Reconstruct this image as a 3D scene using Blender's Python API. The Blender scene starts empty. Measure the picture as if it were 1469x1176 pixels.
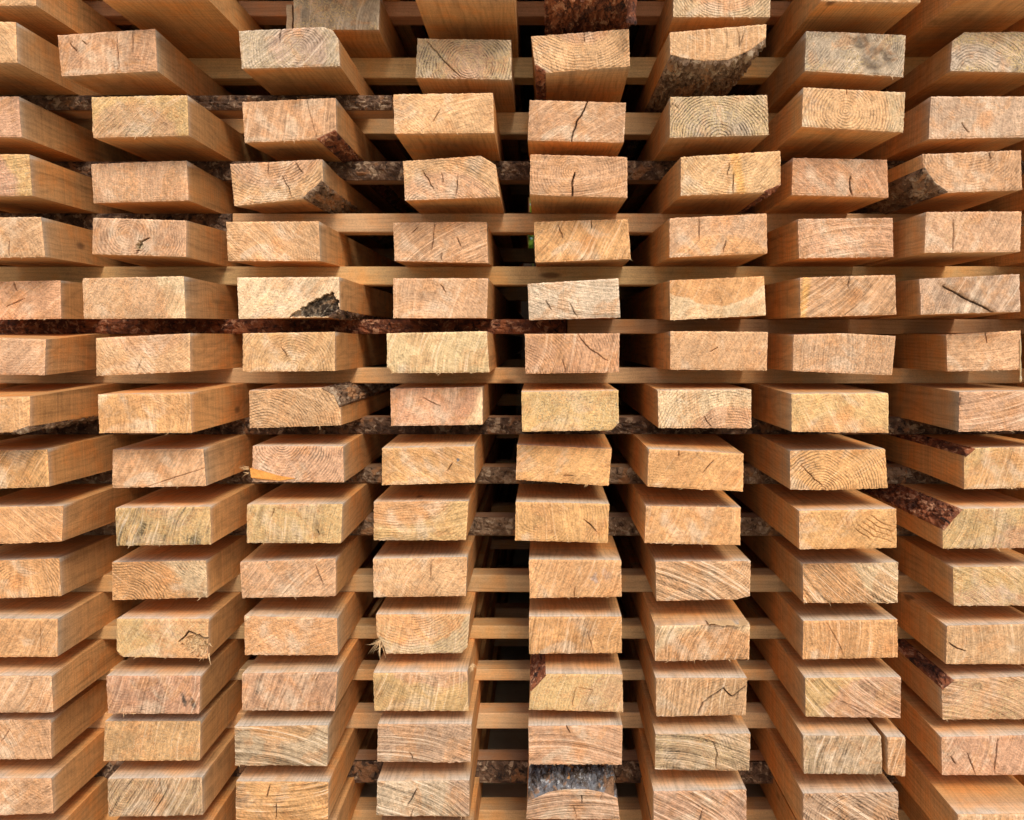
import bpy, math, random
import numpy as np
from mathutils import noise as mn, Vector

SC = bpy.context.scene
COL = SC.collection
VX, VY = 775.0, 485.0            # where the boards' edges converge in the photograph
S = 0.000876                     # metres per photo pixel on the plane one metre away
W0, H0 = 1469.0, 1176.0

def R(d): return math.radians(d)
def pt(px, py, Y): return ((px - VX) * S * Y, -(py - VY) * S * Y)

# ------------------------------------------------------------------ data
# row -> column -> (TL, TR, BR, BL quad in photo pixels, options)
# options: cut {corner: points}, bark [corners], ti / to inner and outer tone, pith (px,py), hr heart radius px,
# saw (angle, amp), ring amp, mold, cracks [[(x,y)...]], knots [(x,y,r)], Y depth, look
D = {}
def B(r, c, q, look, **o):
    o['q'] = [(q[i], q[i+1]) for i in range(0, 8, 2)]; o['look'] = look; D[(r, c)] = o

B(-1,0,(-88,-50,50,-50,51,7,-86,8),'grey edged board with shaded knotty underside',ti='P')
B(-1,1,(140,-60,285,-60,297,-3,143,-3),'wide orange underside of a board',ti='T')
B(-1,2,(421,-12,545,-12,543,42,421,42),'short recessed weathered board',ti='G',to='G',Y=1.075,saw=(80,1.2),mold=.7,grey=.3,darkb=.2)
B(-1,3,(595,-62,738,-62,738,-3,595,-3),'smooth bright orange underside of a board',ti='O')
B(-1,4,(782,-60,915,-60,913,-8,784,-6),'dark bark covered slab with a peeling strip',ti='P',cut={'BR':[(914,-30),(905,-12)],'BL':[(800,-7),(783,-22)]},bark=['BR','bottom','BL'],bt='red')
B(-1,5,(967,-32,1106,-35,1105,24,966,24),'ringed board with only its lower half showing',ti='P',to='G',pith=(1045,-40),hr=60,ring=1.3)
B(-1,6,(1180,-58,1320,-58,1321,3,1178,1),'board showing a long yellowish underside',ti='T',mold=.2)
B(-1,7,(1380,-68,1515,-68,1515,-5,1380,-5),'board showing only its broad orange underside',ti='O')

B(0,0,(-115,31,22,31,24,89,-113,89),'board with a knot on its side',ti='P',sideknot=True)
B(0,1,(82,50,222,41,225,101,88,109),'pinkish board with fine forking cracks',ti='P',cracks=[[(167,52),(169,75),(171,96)],[(117,58),(125,64)],[(191,46),(189,75)],[(100,62),(111,75)]],ring=.6,pith=(190,140))
B(0,2,(342,44,490,36,487,94,347,98),'greyish board with a rounded upper corner',ti='P',to='G',pith=(430,70),hr=40,ring=1.3,grey=.3,mold=.3,cut={'TR':[(463,38),(477,43),(485,55)]},cracks=[[(403,40),(401,62)]],saw=(40,1))
B(0,3,(599,55,733,57,734,114,596,111),'board with complete growth rings and diagonal crack',ti='P',to='G',pith=(672,94),hr=36,ring=1.9,mold=.5,grey=.15,cracks=[[(612,58),(640,90),(662,111)]],spk=1.8)
B(0,4,(762,52,902,41,904,94,766,106),'tan board with coarse arcs and waney lower corner',ti='P',to='T',pith=(830,-5),hr=70,ring=1.3,cut={'BL':[(783,104),(768,94)]},bark=['BL'],bt='red',cracks=[[(837,44),(838,62)]],spk=1.5)
B(0,5,(961,46,1100,34,1099,88,963,92),'half round board with rough bark underneath',ti='T',to='T',pith=(1040,-20),ring=.5,cut={'BR':[(1099,54),(1076,72),(1045,85)],'BL':[(1010,87),(985,84),(962,78)]},bark=['BR','bottom','BL'],bt='grey',saw=(85,.8),marks=[[(1058,40),(1061,66),(1069,42)]])
B(0,6,(1157,44,1300,50,1296,110,1155,101),'mouldy grey board with two knots',ti='G',to='G',pith=(1100,20),ring=1.2,knots=[(1255,83,17),(1235,60,9)],mold=.55,grey=.35,saw=(50,.8),spk=1.5)
B(0,7,(1366,46,1505,45,1503,104,1364,101),'olive mouldy board with a round knot',ti='G',to='Y',pith=(1400,110),ring=1.5,hr=50,knots=[(1446,94,14)],mold=.9,grey=.35,spk=1.6,cut={'TL':[(1367,58),(1384,46)]})

B(1,0,(-112,139,26,138,30,196,-110,196),'pale pinkish board cut by the frame',ti='P',saw=(40,1))
B(1,1,(131,139,268,136,270,194,133,197),'board with yellow speckled corners and tan centre',ti='P',to='Y',pith=(190,215),hr=72,spk=2,mold=.3,saw=(45,1),fr=6)
B(1,2,(347,146,481,140,483,198,351,204),'board with greyish blotch and chipped bark corner',ti='P',cut={'BR':[(482,188),(455,200)]},bark=['BR'],bt='red',saw=(75,.9),marks=[[(440,142),(445,165),(454,197)]])
B(1,3,(564,135,707,133,709,190,566,191),'clean orange tan board above bark spacer',ti='T',ring=.5,cracks=[[(630,158),(621,174)]])
B(1,4,(760,143,898,147,895,204,757,201),'board split by one long slanting crack',ti='P',cracks=[[(843,145),(838,158),(829,172),(822,190),(820,206)]],cw=2.1,saw=(35,.8))
B(1,5,(962,139,1101,136,1103,193,961,197),'grey yellow board with concentric arching rings',ti='G',to='Y',pith=(1032,200),hr=48,ring=2.2,spk=1.6,mold=.6,grey=.25)
B(1,6,(1153,125,1299,132,1296,189,1151,181),'board with bold oval growth rings and yellow side',ti='T',to='G',pith=(1213,158),hr=62,ring=1.25,mold=.25,cracks=[[(1215,128),(1214,136)]])
B(1,7,(1336,138,1480,138,1480,196,1333,199),'smooth greyish pink board with diagonal nick',ti='P',cracks=[[(1378,176),(1391,190)]],saw=(88,.5),grey=.25)

B(2,0,(-98,220,41,221,45,280,-96,283),'board with yellow speckled right end corner',ti='P',to='Y',pith=(-40,270),hr=65,spk=2,saw=(0,.9))
B(2,1,(130,235,267,230,270,287,134,291),'reddish pitted board with pale lower band',ti='P',spk=2,pith=(200,90),mold=.1)
B(2,2,(330,235,462,228,466,288,336,295),'board with rings and bark on lower right',ti='P',to='T',pith=(390,190),hr=85,ring=1.3,cut={'BR':[(463,260),(435,285)]},bark=['BR'],bt='grey',cracks=[[(404,252),(413,268),(418,283)],[(424,233),(434,248)],[(384,230),(385,252)]],spk=1.5)
B(2,3,(578,231,712,222,717,282,581,287),'board with sliced upper right corner and cracks',ti='P',to='T',pith=(640,320),hr=80,ring=1.2,cut={'TR':[(690,223),(711,236)]},cracks=[[(606,245),(624,274)],[(634,248),(636,262)],[(657,250),(654,280)]],spk=1.6)
B(2,4,(761,221,900,225,900,283,760,279),'board with deep vertical crack below its pith',ti='P',ring=.9,pith=(824,245),cracks=[[(825,247),(820,262),(822,285)]],cw=2.4,saw=(5,.8))
B(2,5,(977,225,1120,216,1122,272,977,280),'board with an orange resin streak',ti='T',cut={'BR':[(1120,265),(1097,276)]},bark=['BR'],bt='red',ring=.9,pith=(1050,190),cracks=[[(1053,247),(1051,279)],[(1046,234),(1043,252)]],streak=[(1053,216),(1064,280),14],saw=(60,.6))
B(2,6,(1138,226,1273,229,1275,283,1136,279),'rosy rough board with short lower crack',ti='P',cracks=[[(1220,252),(1219,265),(1222,282)]],cw=1.4,spk=1.7,red=.2)
B(2,7,(1324,221,1465,215,1467,272,1327,279),'rosy board with bark patch at lower left',ti='P',cut={'BL':[(1359,276),(1340,262),(1325,240)]},bark=['BL'],bt='grey',ring=.8,pith=(1390,200),cracks=[[(1418,217),(1422,228)]],red=.1)

B(3,0,(-80,312,58,311,64,368,-78,371),'pinkish board with short vertical crack',ti='P',cracks=[[(13,345),(13,368)]],ring=.6,pith=(-10,372))
B(3,1,(133,312,267,316,266,368,132,364),'pink board with small dark hollow near centre',ti='P',ring=1,pith=(185,335),cracks=[[(196,364),(198,352),(204,346),(214,341)]],cw=2.6,hollow=(200,352,7))
B(3,2,(324,318,457,317,459,374,327,374),'smooth peach board with faint lower rings',ti='T',ring=.7,pith=(335,376))
B(3,3,(564,319,698,318,700,377,566,374),'pinkish board with fan of radial cracks',ti='P',ring=.3,pith=(620,380),cracks=[[(623,320),(622,345),(618,360)],[(634,362),(633,373)],[(655,340),(662,355)],[(590,335),(600,325)]],saw=(35,1.1))
B(3,4,(766,318,901,314,905,371,768,376),'deep orange board with darker upper centre',ti='O',saw=(55,1.3),cracks=[[(801,322),(807,342)],[(848,316),(848,328)]],spk=1.2)
B(3,5,(961,313,1100,306,1101,363,961,369),'orange board with darker top band',ti='O',to='P',pith=(1035,425),hr=97,ring=.4,cracks=[[(1003,312),(1003,342)],[(1041,345),(1037,362)]],spk=1.3)
B(3,6,(1145,314,1281,312,1282,368,1147,370),'pink board with pitted orange middle',ti='P',spk=1.8,saw=(8,1),fr=5)
B(3,7,(1329,304,1466,303,1464,361,1327,362),'pinkish board with yellowish lower right stain',ti='P',mold=.25,cracks=[[(1367,315),(1369,335),(1367,360)]],saw=(60,.7))

B(4,0,(-52,405,86,402,87,457,-50,459),'rosy brown board with fine dark checks',ti='P',red=.25,cracks=[[(20,404),(24,418)],[(8,440),(35,428)]],saw=(50,.6))
B(4,1,(118,399,263,396,266,456,120,457),'wide speckled board with pale mottled face',ti='T',to='W',pith=(170,440),hr=70,spk=2,mold=.15)
B(4,2,(340,398,486,397,488,452,342,457),'cream yellow board with dark bark pocket',ti='W',to='W',spk=1.6,cut={'BR':[(487,444),(472,455)]},bark=['BR'],bt='dark',pocket=[(414,454),(450,430),(478,419),(486,436),(485,450),(466,455)])
B(4,3,(564,399,700,399,698,456,564,456),'pale tan board with small cross crack',ti='T',cracks=[[(631,408),(640,420)]],spk=.9)
B(4,4,(757,407,887,399,890,455,759,459),'silvery grey speckled board',ti='G',to='W',grey=.3,spk=2.2,pith=(830,560),hr=115,saw=(-10,1.2),cracks=[[(783,430),(792,446)],[(818,435),(828,455)]])
B(4,5,(961,402,1096,396,1099,452,962,459),'board with orange half oval in pale sapwood',ti='O',to='W',pith=(1026,352),hr=94,ring=.3,sharp=1)
B(4,6,(1148,398,1285,394,1286,451,1149,455),'pale pink board with diagonal cream streaks',ti='P',streak=[(1158,395),(1150,455),12],saw=(38,1.6),cracks=[[(1218,395),(1218,412)]],spk=.7)
B(4,7,(1320,400,1463,393,1464,447,1322,451),'grey pink board with long diagonal dark gouge',ti='P',grey=.2,cracks=[[(1352,410),(1385,428),(1426,448)]],cw=1.7,brown=[(1350,408),(1426,448),12],saw=(70,1.3))

B(5,0,(-75,482,65,487,63,538,-75,536),'thin pinkish board with pale upper edge',ti='P',spk=.8)
B(5,1,(137,485,272,478,272,533,138,539),'tan board with darker upper half and pale wedge',ti='P',to='T',pith=(205,440),hr=74,ring=.5,marks=[[(203,515),(196,534)]])
B(5,2,(348,478,480,476,480,532,348,533),'rounded tan board with faint ring near base',ti='T',ring=.9,pith=(420,525),cracks=[[(403,497),(412,512)]])
B(5,3,(555,478,698,475,702,534,556,535),'cream yellow board with frayed lower edge',ti='W',to='W',saw=(85,1.3),mold=.4,fr=9,cut={'BL':[(564,535),(555,526)]})
B(5,4,(753,479,889,478,888,534,754,536),'brownish pink board with torn lower centre',ti='P',to='T',saw=(70,1.2),cracks=[[(828,479),(845,500),(872,518)],[(812,534),(808,515)]],pith=(740,540),ring=1,red=.1)
B(5,5,(962,475,1102,476,1100,531,962,530),'light orange board with small dark dot',ti='T',spk=1,cracks=[[(1018,505),(1030,498)]],hollow=(1089,506,2.5),ring=.4)
B(5,6,(1139,480,1285,482,1280,538,1138,532),'pitted pinkish board with humped top edge',ti='P',spk=2,saw=(75,.8),fr=3,hump=3)
B(5,7,(1358,480,1465,474,1465,530,1360,533),'narrow peach board with dripping resin',ti='T',drip=True,cracks=[[(1414,476),(1415,492)]],saw=(5,.6))

B(6,0,(-95,572,42,569,43,619,-95,624),'orange board with bark along its lower edge',ti='O',to='T',cut={'BR':[(42,612),(20,620)]},bark=['BR'],bt='grey',ring=.5)
B(6,1,(140,566,272,564,274,621,142,621),'orange tan board with silvery upper left corner',ti='O',to='W',pith=(215,620),hr=84,spk=1.1,ring=.4)
B(6,2,(357,560,488,554,489,610,358,614),'board with grey bark on upper right corner',ti='P',to='T',pith=(380,625),hr=70,ring=1.5,cut={'TR':[(462,556),(480,566),(488,584)]},bark=['TR'],bt='grey',spk=1.6,fr=3)
B(6,3,(560,558,692,555,692,609,561,611),'pink board with cream lower right corner',ti='P',to='W',pith=(600,560),hr=84,ring=.4,red=.1,cracks=[[(605,570),(632,583)]],spk=1.3)
B(6,4,(748,562,887,560,888,616,749,619),'mustard yellow mottled board',ti='Y',to='Y',spk=1.5,mold=.8,cut={'BR':[(888,606),(878,617)]},cracks=[])
B(6,5,(944,560,1078,559,1078,614,945,614),'whitish speckled board with pink lower corner',ti='P',to='W',pith=(1050,645),hr=68,ring=1.3,spk=2.2,sharp=1,cracks=[[(1010,598),(1020,612)]])
B(6,6,(1136,565,1275,564,1275,621,1136,619),'golden tan board with fine mottling',ti='O',to='Y',pith=(1205,700),hr=110,spk=1.2,ring=.4,mold=.2)
B(6,7,(1377,562,1515,560,1515,617,1376,619),'peach board with pale slanting saw marks',ti='P',to='T',saw=(15,1.1),cracks=[[(1378,570),(1377,582)]])

B(7,0,(-72,648,67,645,70,698,-72,704),'orange board with curved pale bands',ti='O',to='T',saw=(65,1.4),ring=.8,pith=(0,720))
B(7,1,(161,645,291,644,295,697,161,700),'rosy board with slanting hairline crack',ti='P',red=.1,saw=(70,.7),cracks=[[(208,699),(250,685),(292,672)]],cw=.7)
B(7,2,(362,640,492,640,493,692,362,691),'board with fine rings and orange torn splinter',ti='P',pith=(405,636),ring=1.5,torn='orange')
B(7,3,(548,643,680,640,681,692,548,696),'orange tan board with small grey dot',ti='O',hollow=(657,660,3),spk=1.1,cracks=[[(650,663),(641,676)]])
B(7,4,(742,638,878,644,873,697,740,688),'tilted orange board dipping to the right',ti='O',spk=1.2,cracks=[[(808,682),(823,682)]],ring=.4)
B(7,5,(931,644,1067,651,1066,705,929,698),'tilted orange board with slanted scratch',ti='O',cracks=[[(1008,679),(1024,660)],[(973,646),(973,655)]],spk=1)
B(7,6,(1134,647,1270,644,1274,700,1134,702),'orange board with clear arcs of growth rings',ti='O',pith=(1180,702),ring=1.6,cracks=[[(1149,667),(1180,698)]],hump=-2)
B(7,7,(1384,642,1520,640,1520,698,1384,702),'orange board with narrow bark strip on top',ti='O',to='Y',cut={'TL':[(1384,654),(1398,643)]},bark=['TL'],bt='red',pith=(1470,720),hr=90,saw=(70,1),mold=.3)

B(8,0,(-47,728,90,726,88,777,-47,782),'orange board with diagonal pale lines',ti='O',saw=(-40,1))
B(8,1,(165,729,301,727,302,781,167,783),'orange yellow board with dark mildew streaks',ti='O',to='Y',saw=(80,1.8),streaks=1,mold=.5,pith=(230,680),hr=60)
B(8,2,(354,724,491,723,489,779,354,779),'yellow tan board with few dark flecks',ti='O',to='Y',saw=(80,1.3),streaks=.5,mold=.5,pith=(420,680),hr=55,cracks=[[(394,728),(390,742)],[(454,760),(458,768)]])
B(8,3,(536,720,672,719,668,775,536,775),'orange board with diagonal heartwood boundary',ti='O',to='Y',pith=(560,650),hr=115,ring=.7,saw=(3,.9))
B(8,4,(740,720,874,723,872,779,739,775),'smooth orange board with short diagonal scratch',ti='O',pith=(770,740),ring=.7,cracks=[[(838,745),(857,763)]],cw=1.1)
B(8,5,(927,726,1063,728,1062,782,925,779),'plain smooth orange board with tiny curl on side',ti='O',spk=.8,ring=.3,fr=2)
B(8,6,(1147,733,1286,730,1287,786,1147,788),'orange board with hatched curved saw grooves',ti='O',to='O',groove=True,pith=(1285,690),ring=.3)
B(8,7,(1354,731,1500,728,1500,786,1353,787),'yellow edged board with reddish bark corner',ti='P',to='Y',cut={'TL':[(1353,760),(1366,744),(1380,730)]},bark=['TL'],bt='red',pith=(1480,830),hr=85,saw=(65,1.4),mold=.5,spk=1.5)

B(9,0,(-54,806,84,801,87,855,-54,861),'tan board with faint concentric rings at base',ti='O',to='T',pith=(30,850),ring=1.1,saw=(88,.9))
B(9,1,(160,807,295,804,297,857,161,861),'speckled golden board with two ring whorls',ti='O',to='W',pith=(180,870),ring=1.6,hr=90,knots=[(275,850,20)],spk=1.8,fr=3)
B(9,2,(344,807,481,801,481,855,347,858),'pinkish tan board with slanted light cuts',ti='T',spk=1.6,saw=(50,1.2),cracks=[[(452,810),(464,840)],[(380,804),(384,808)]])
B(9,3,(535,802,670,799,668,855,536,857),'peach board with small vertical crack',ti='T',saw=(65,.9),cracks=[[(618,810),(618,830)]])
B(9,4,(759,803,891,804,892,856,760,858),'golden board with bluish stain at right',ti='O',to='O',blue=(860,828,24),saw=(75,1),cracks=[[(825,842),(824,857)]],spk=1,fr=2)
B(9,5,(941,806,1077,805,1076,859,942,862),'pale board with diagonal lined grain',ti='T',to='W',saw=(-30,1.9),ring=.8,pith=(1020,790),cut={'BR':[(1076,855),(1056,860)]},spk=1.4)
B(9,6,(1152,809,1289,807,1288,865,1153,865),'tan board with coarse diagonal torn grain',ti='O',to='W',saw=(-38,2),pith=(1140,880),hr=110,ring=1,spk=1.7)
B(9,7,(1368,814,1506,812,1506,869,1369,869),'board with mossy yellow upper face',ti='P',to='Y',pith=(1420,930),hr=95,mold=.5,saw=(-40,1),spk=1.3)

B(10,0,(-56,888,82,888,82,942,-56,943),'tan board with fine upright saw lines',ti='O',to='T',saw=(70,1.1),cracks=[[(58,892),(57,938)]],cw=.6)
B(10,1,(167,888,299,888,297,945,167,942),'mouldy board with ragged torn hole',ti='O',to='Y',pith=(300,880),hr=95,mold=.5,cut={'BL':[(176,942),(167,934)]},torn='hole',saw=(60,.7))
B(10,2,(350,884,483,887,484,940,351,940),'evenly pitted golden board',ti='O',spk=2,saw=(30,.5),ring=.3)
B(10,3,(539,882,674,881,671,937,540,938),'board with olive sapwood and splintered corner',ti='O',to='G',pith=(595,845),hr=88,ring=1,sharp=1,mold=.4,cut={'BL':[(554,938),(553,920),(540,911)],'BR':[(670,929),(661,937)]},torn='corner')
B(10,4,(759,885,892,885,892,937,759,938),'bright orange board with upright saw streaks',ti='O',saw=(80,1.5),cracks=[[(843,905),(850,935)]],cw=.7)
B(10,5,(940,898,1076,896,1075,946,940,949),'orange board with a peeled flake on top',ti='O',to='W',saw=(75,1.8),flake=True,spk=1.3,pith=(1030,1000),hr=110,ring=.4)
B(10,6,(1153,891,1288,889,1288,943,1152,946),'peach board with double slanted cut line',ti='O',saw=(85,1.1),spk=1.2,cracks=[[(1186,892),(1202,920),(1212,943)]],cw=.6)
B(10,7,(1359,898,1497,895,1497,953,1358,953),'tan board with curved chip near left edge',ti='T',saw=(85,1),cracks=[[(1362,922),(1372,930),(1386,934)]],cw=1.6)

B(11,0,(-64,970,73,970,76,1022,-64,1023),'brownish pink board with slanted saw lines',ti='P',to='T',saw=(55,1),spk=1.2)
B(11,1,(152,970,287,970,285,1024,155,1024),'brown board with two black stains',ti='P',red=.1,saw=(72,1.3),pith=(190,950),ring=.6,stain=[(264,1004,3.2,10),(277,1009,3.5,10)],darkb=.12)
B(11,2,(347,967,484,964,480,1020,347,1019),'rosy board with deep slanting saw grooves',ti='P',saw=(75,1.7),ring=.3)
B(11,3,(535,966,670,964,672,1020,537,1020),'pink board with yellow curved lower band',ti='P',to='Y',pith=(625,880),hr=112,sharp=1,saw=(72,1.2),ring=.5,mold=.2,torn='tuft')
B(11,4,(759,966,893,968,894,1022,759,1018),'yellow board with raised triangle and bark corner',ti='P',to='Y',pith=(900,1040),hr=80,mold=.6,cut={'TL':[(761,990),(783,967)]},bark=['TL'],bt='red',marks=[[(826,986),(819,1017)],[(826,986),(850,990),(837,1016)]],saw=(80,.8),sharp=1)
B(11,5,(941,973,1072,973,1070,1026,942,1028),'pinkish board with raised flap at right',ti='P',to='Y',saw=(78,1.5),pith=(1060,1050),ring=.8,cracks=[[(1000,1024),(1008,1008),(1022,998),(1038,987),(1050,1000),(1070,984)]],cw=1.8,mold=.2)
B(11,6,(1156,973,1293,972,1292,1030,1156,1028),'board with pale left ridges and diagonal ledge',ti='P',to='Y',saw=(-35,1.6),pith=(1270,1060),hr=100,marks=[[(1198,1003),(1230,1016),(1265,1030)]],ring=.4,mold=.2)
B(11,7,(1351,974,1490,970,1490,1032,1353,1032),'yellowish board with bark corner and small knot',ti='T',to='Y',cut={'TL':[(1351,988),(1368,975)]},bark=['TL'],bt='red',saw=(-20,1.6),knots=[(1402,985,6)],mold=.5,wide=26)

B(12,0,(-65,1034,72,1033,73,1089,-65,1090),'board with whitish diagonal scuffs at left',ti='P',to='W',saw=(-65,1.2),cracks=[[(0,1068),(14,1045)]])
B(12,1,(150,1035,287,1035,286,1091,148,1092),'tan board with white flecked grain',ti='T',spk=1.9,saw=(85,.8),cracks=[[(223,1036),(223,1042)]])
B(12,2,(336,1043,470,1041,469,1099,337,1098),'weathered board with grey lower band',ti='O',to='G',saw=(-15,1.9),pith=(400,1000),hr=70,ring=.7,grey=.1)
B(12,3,(542,1039,676,1039,675,1094,541,1093),'silvery tan board with long level saw grooves',ti='P',grey=.2,saw=(-12,1.7),cracks=[[(587,1078),(592,1091)]],cw=.9)
B(12,4,(758,1042,893,1041,892,1097,759,1097),'smooth pinkish board with short top crack',ti='P',saw=(-8,1),cracks=[[(812,1040),(817,1052)]],cw=1.3)
B(12,5,(941,1054,1077,1053,1075,1106,940,1104),'olive streaked board with bold slanting grooves',ti='G',to='Y',saw=(-15,2.3),ring=1,pith=(980,1100),cracks=[[(1022,1063),(1028,1080),(1028,1103)]],mold=.4)
B(12,6,(1153,1056,1264,1056,1266,1111,1154,1110),'board with tall upright ridges beside split strip',ti='G',to='G',saw=(78,2.6),mold=.3)
B(12,7,(1351,1058,1489,1055,1489,1112,1352,1112),'pinkish tan board with zigzag cracks',ti='P',to='T',saw=(60,1.1),cracks=[[(1432,1056),(1429,1085),(1427,1110)],[(1387,1080),(1394,1098),(1399,1111)],[(1362,1085),(1372,1096)]],cw=1)

B(13,0,(-65,1118,73,1117,76,1167,-65,1172),'brownish board with pale right edge',ti='P',saw=(40,.9),spk=1.2)
B(13,1,(154,1118,289,1116,290,1170,155,1172),'grey tan board with curved radiating grooves',ti='T',to='G',saw=(60,2.3),cracks=[[(229,1116),(230,1140)]],grey=.15,mold=.3,ring=1,pith=(180,1140))
B(13,2,(338,1122,471,1122,470,1176,338,1178),'honey board with level grooves and cracks',ti='O',saw=(4,2.2),cracks=[[(388,1125),(382,1145)],[(396,1153),(396,1176)]],cw=1.1)
B(13,3,(541,1121,673,1120,673,1172,540,1170),'silvery board with cracks and orange right half',ti='P',to='W',grey=.2,saw=(-28,2.1),cracks=[[(598,1132),(585,1156)],[(593,1160),(589,1173)]],cw=1.7,pith=(700,1130),hr=55,spk=1.6)
B(13,4,(757,1130,888,1132,889,1176,755,1175),'board with flaky grey bark across its top',ti='P',to='P',cut={'TL':[(757,1150),(788,1136),(812,1132)],'TR':[(842,1132),(866,1137),(886,1145)]},bark=['TL','top','TR'],bt='blue',saw=(2,2.2),cracks=[[(834,1140),(834,1153)],[(823,1154),(827,1175)],[(863,1138),(861,1148)]],cw=1.3,grey=.1,wide=40)
B(13,5,(938,1136,1071,1133,1071,1187,938,1190),'board with sunlit top edge and pale lines',ti='P',to='W',saw=(-35,2.2),cracks=[[(1008,1160),(1003,1180)]],grey=.1)
B(13,6,(1153,1139,1289,1137,1289,1193,1153,1194),'whitish board with sweeping curved ridges',ti='P',to='W',saw=(-30,2.3),ring=1.5,pith=(1230,1185),grey=.2)
B(13,7,(1375,1169,1512,1168,1512,1225,1375,1225),'board cut by the frame showing blotched top',ti='T',to='G',saw=(80,1))
for c,(x0,x1) in enumerate([(-72,74),(150,292),(338,474),(540,676),(757,893),(938,1074),(1152,1288),(1364,1500)]):
    B(14,c,(x0,1196,x1,1196,x1,1251,x0,1251),'lowest board with only side and top edge glimpsed',ti=random.Random(c).choice('POT'))

for r in range(-1, 15):
    q7 = D[(r,7)]['q']; q0 = D[(r,0)]['q']; k = random.Random(r+300)
    j = k.uniform(-9, 9)
    yt, yb = q7[1][1]+k.uniform(-2,2), q7[2][1]+k.uniform(-2,2)
    B(r,8,(1562+j,yt,1700+j,yt,1700+j,yb,1562+j,yb),'',ti='T',cracks=[],fr=0,side='right')
    yt, yb = q0[0][1]+k.uniform(-2,2), q0[3][1]+k.uniform(-2,2)
    B(r,-1,(-300+j,yt,-160+j,yt,-160+j,yb,-300+j,yb),'',ti='T',cracks=[],fr=0,side='left')
# ------------------------------------------------------------------ layer heights, from board ends and from the spacers
st_top = {-1:83,0:152,1:231,2:306,3:381,4:457,5:527,6:595,7:670,8:742,9:825,10:898,11:960,12:1023,13:1092}
botpx = {}
for r in range(-1, 15):
    v = [0.5*(D[(r,c)]['q'][2][1]+D[(r,c)]['q'][3][1]) for c in range(8) if (r,c) in D and 'Y' not in D[(r,c)]]
    f = sum(v)/len(v)
    if r in st_top: f = 0.6*f + 0.4*(VY + (st_top[r]-VY)/0.885)
    botpx[r] = f
botpx[13] = 0.5*(botpx[13]+botpx[12]+80)
botpx[14] = botpx[13]+79
botpx[-2] = botpx[-1]-55.5-.022/S
for c in range(-1, 9):
    q = D[(-1,c)]['q']; y0 = botpx[-2]
    B(-2,c,(q[0][0],y0-55,q[1][0],y0-55,q[1][0],y0,q[0][0],y0),'',ti='T',cracks=[],fr=0,side='top')
T = 55.5
zb = {r: -(botpx[r]-VY)*S for r in botpx}
zt = {r: zb[r]+T*S for r in botpx}

# ------------------------------------------------------------------ materials
def nm(name):
    m = bpy.data.materials.new(name); m.use_nodes = True
    nt = m.node_tree; nt.nodes.clear()
    return m, nt
class N:
    def __init__(s, nt): s.nt = nt
    def n(s, t, **k):
        x = s.nt.nodes.new(t)
        for a, b in k.items(): setattr(x, a, b)
        return x
    def l(s, a, b): s.nt.links.new(a, b)
    def val(s, sock, v):
        if isinstance(v, (int, float, tuple, list)): sock.default_value = v
        else: s.l(v, sock)
    def math(s, op, a, b=0.0, c=0.0, clamp=False):
        x = s.n('ShaderNodeMath', operation=op); x.use_clamp = clamp
        s.val(x.inputs[0], a); s.val(x.inputs[1], b)
        if op in ('MULTIPLY_ADD',): s.val(x.inputs[2], c)
        return x.outputs[0]
    def attr(s, name):
        x = s.n('ShaderNodeAttribute'); x.attribute_name = name; return x
    def sep(s, v):
        x = s.n('ShaderNodeSeparateXYZ'); s.l(v, x.inputs[0]); return x.outputs
    def map(s, v, scale=(1,1,1), loc=None):
        x = s.n('ShaderNodeVectorMath', operation='MULTIPLY'); s.l(v, x.inputs[0]); x.inputs[1].default_value = scale
        if loc is None: return x.outputs[0]
        y = s.n('ShaderNodeVectorMath', operation='ADD'); s.l(x.outputs[0], y.inputs[0]); s.l(loc, y.inputs[1]); return y.outputs[0]
    def noise(s, v, sc, det=3, rough=.6, dist=0.0):
        x = s.n('ShaderNodeTexNoise'); s.l(v, x.inputs['Vector']); x.inputs['Scale'].default_value = sc
        x.inputs['Detail'].default_value = det; x.inputs['Roughness'].default_value = rough; x.inputs['Distortion'].default_value = dist
        return x.outputs['Fac']
    def ramp(s, f, a, b):
        x = s.n('ShaderNodeMapRange'); x.interpolation_type = 'SMOOTHSTEP'; s.val(x.inputs[0], f)
        x.inputs[1].default_value = a; x.inputs[2].default_value = b; return x.outputs[0]
    def mix(s, f, a, b, mode='MIX'):
        x = s.n('ShaderNodeMix', data_type='RGBA', blend_type=mode); s.val(x.inputs[0], f); x.inputs[0].default_value = x.inputs[0].default_value
        s.val(x.inputs[6], a); s.val(x.inputs[7], b); return x.outputs[2]
    def scale(s, col, f):
        x = s.n('ShaderNodeVectorMath', operation='SCALE'); s.l(col, x.inputs[0]); s.val(x.inputs[3], f); return x.outputs[0]
    def seed(s):
        oi = s.n('ShaderNodeObjectInfo'); c = s.n('ShaderNodeCombineXYZ')
        for i, k in enumerate((37., 91., 53.)): s.l(s.math('MULTIPLY', oi.outputs['Random'], k), c.inputs[i])
        return c.outputs[0]
    def out(s, col, rough, height=None, strength=1.0, dist=0.001, spec=.3):
        p = s.n('ShaderNodeBsdfPrincipled'); o = s.n('ShaderNodeOutputMaterial')
        s.val(p.inputs['Base Color'], col); s.val(p.inputs['Roughness'], rough); p.inputs['Specular IOR Level'].default_value = spec
        if height is not None:
            b = s.n('ShaderNodeBump'); b.inputs['Strength'].default_value = strength; b.inputs['Distance'].default_value = dist
            s.l(height, b.inputs['Height']); s.l(b.outputs[0], p.inputs['Normal'])
        s.l(p.outputs[0], o.inputs[0]); return p

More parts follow.
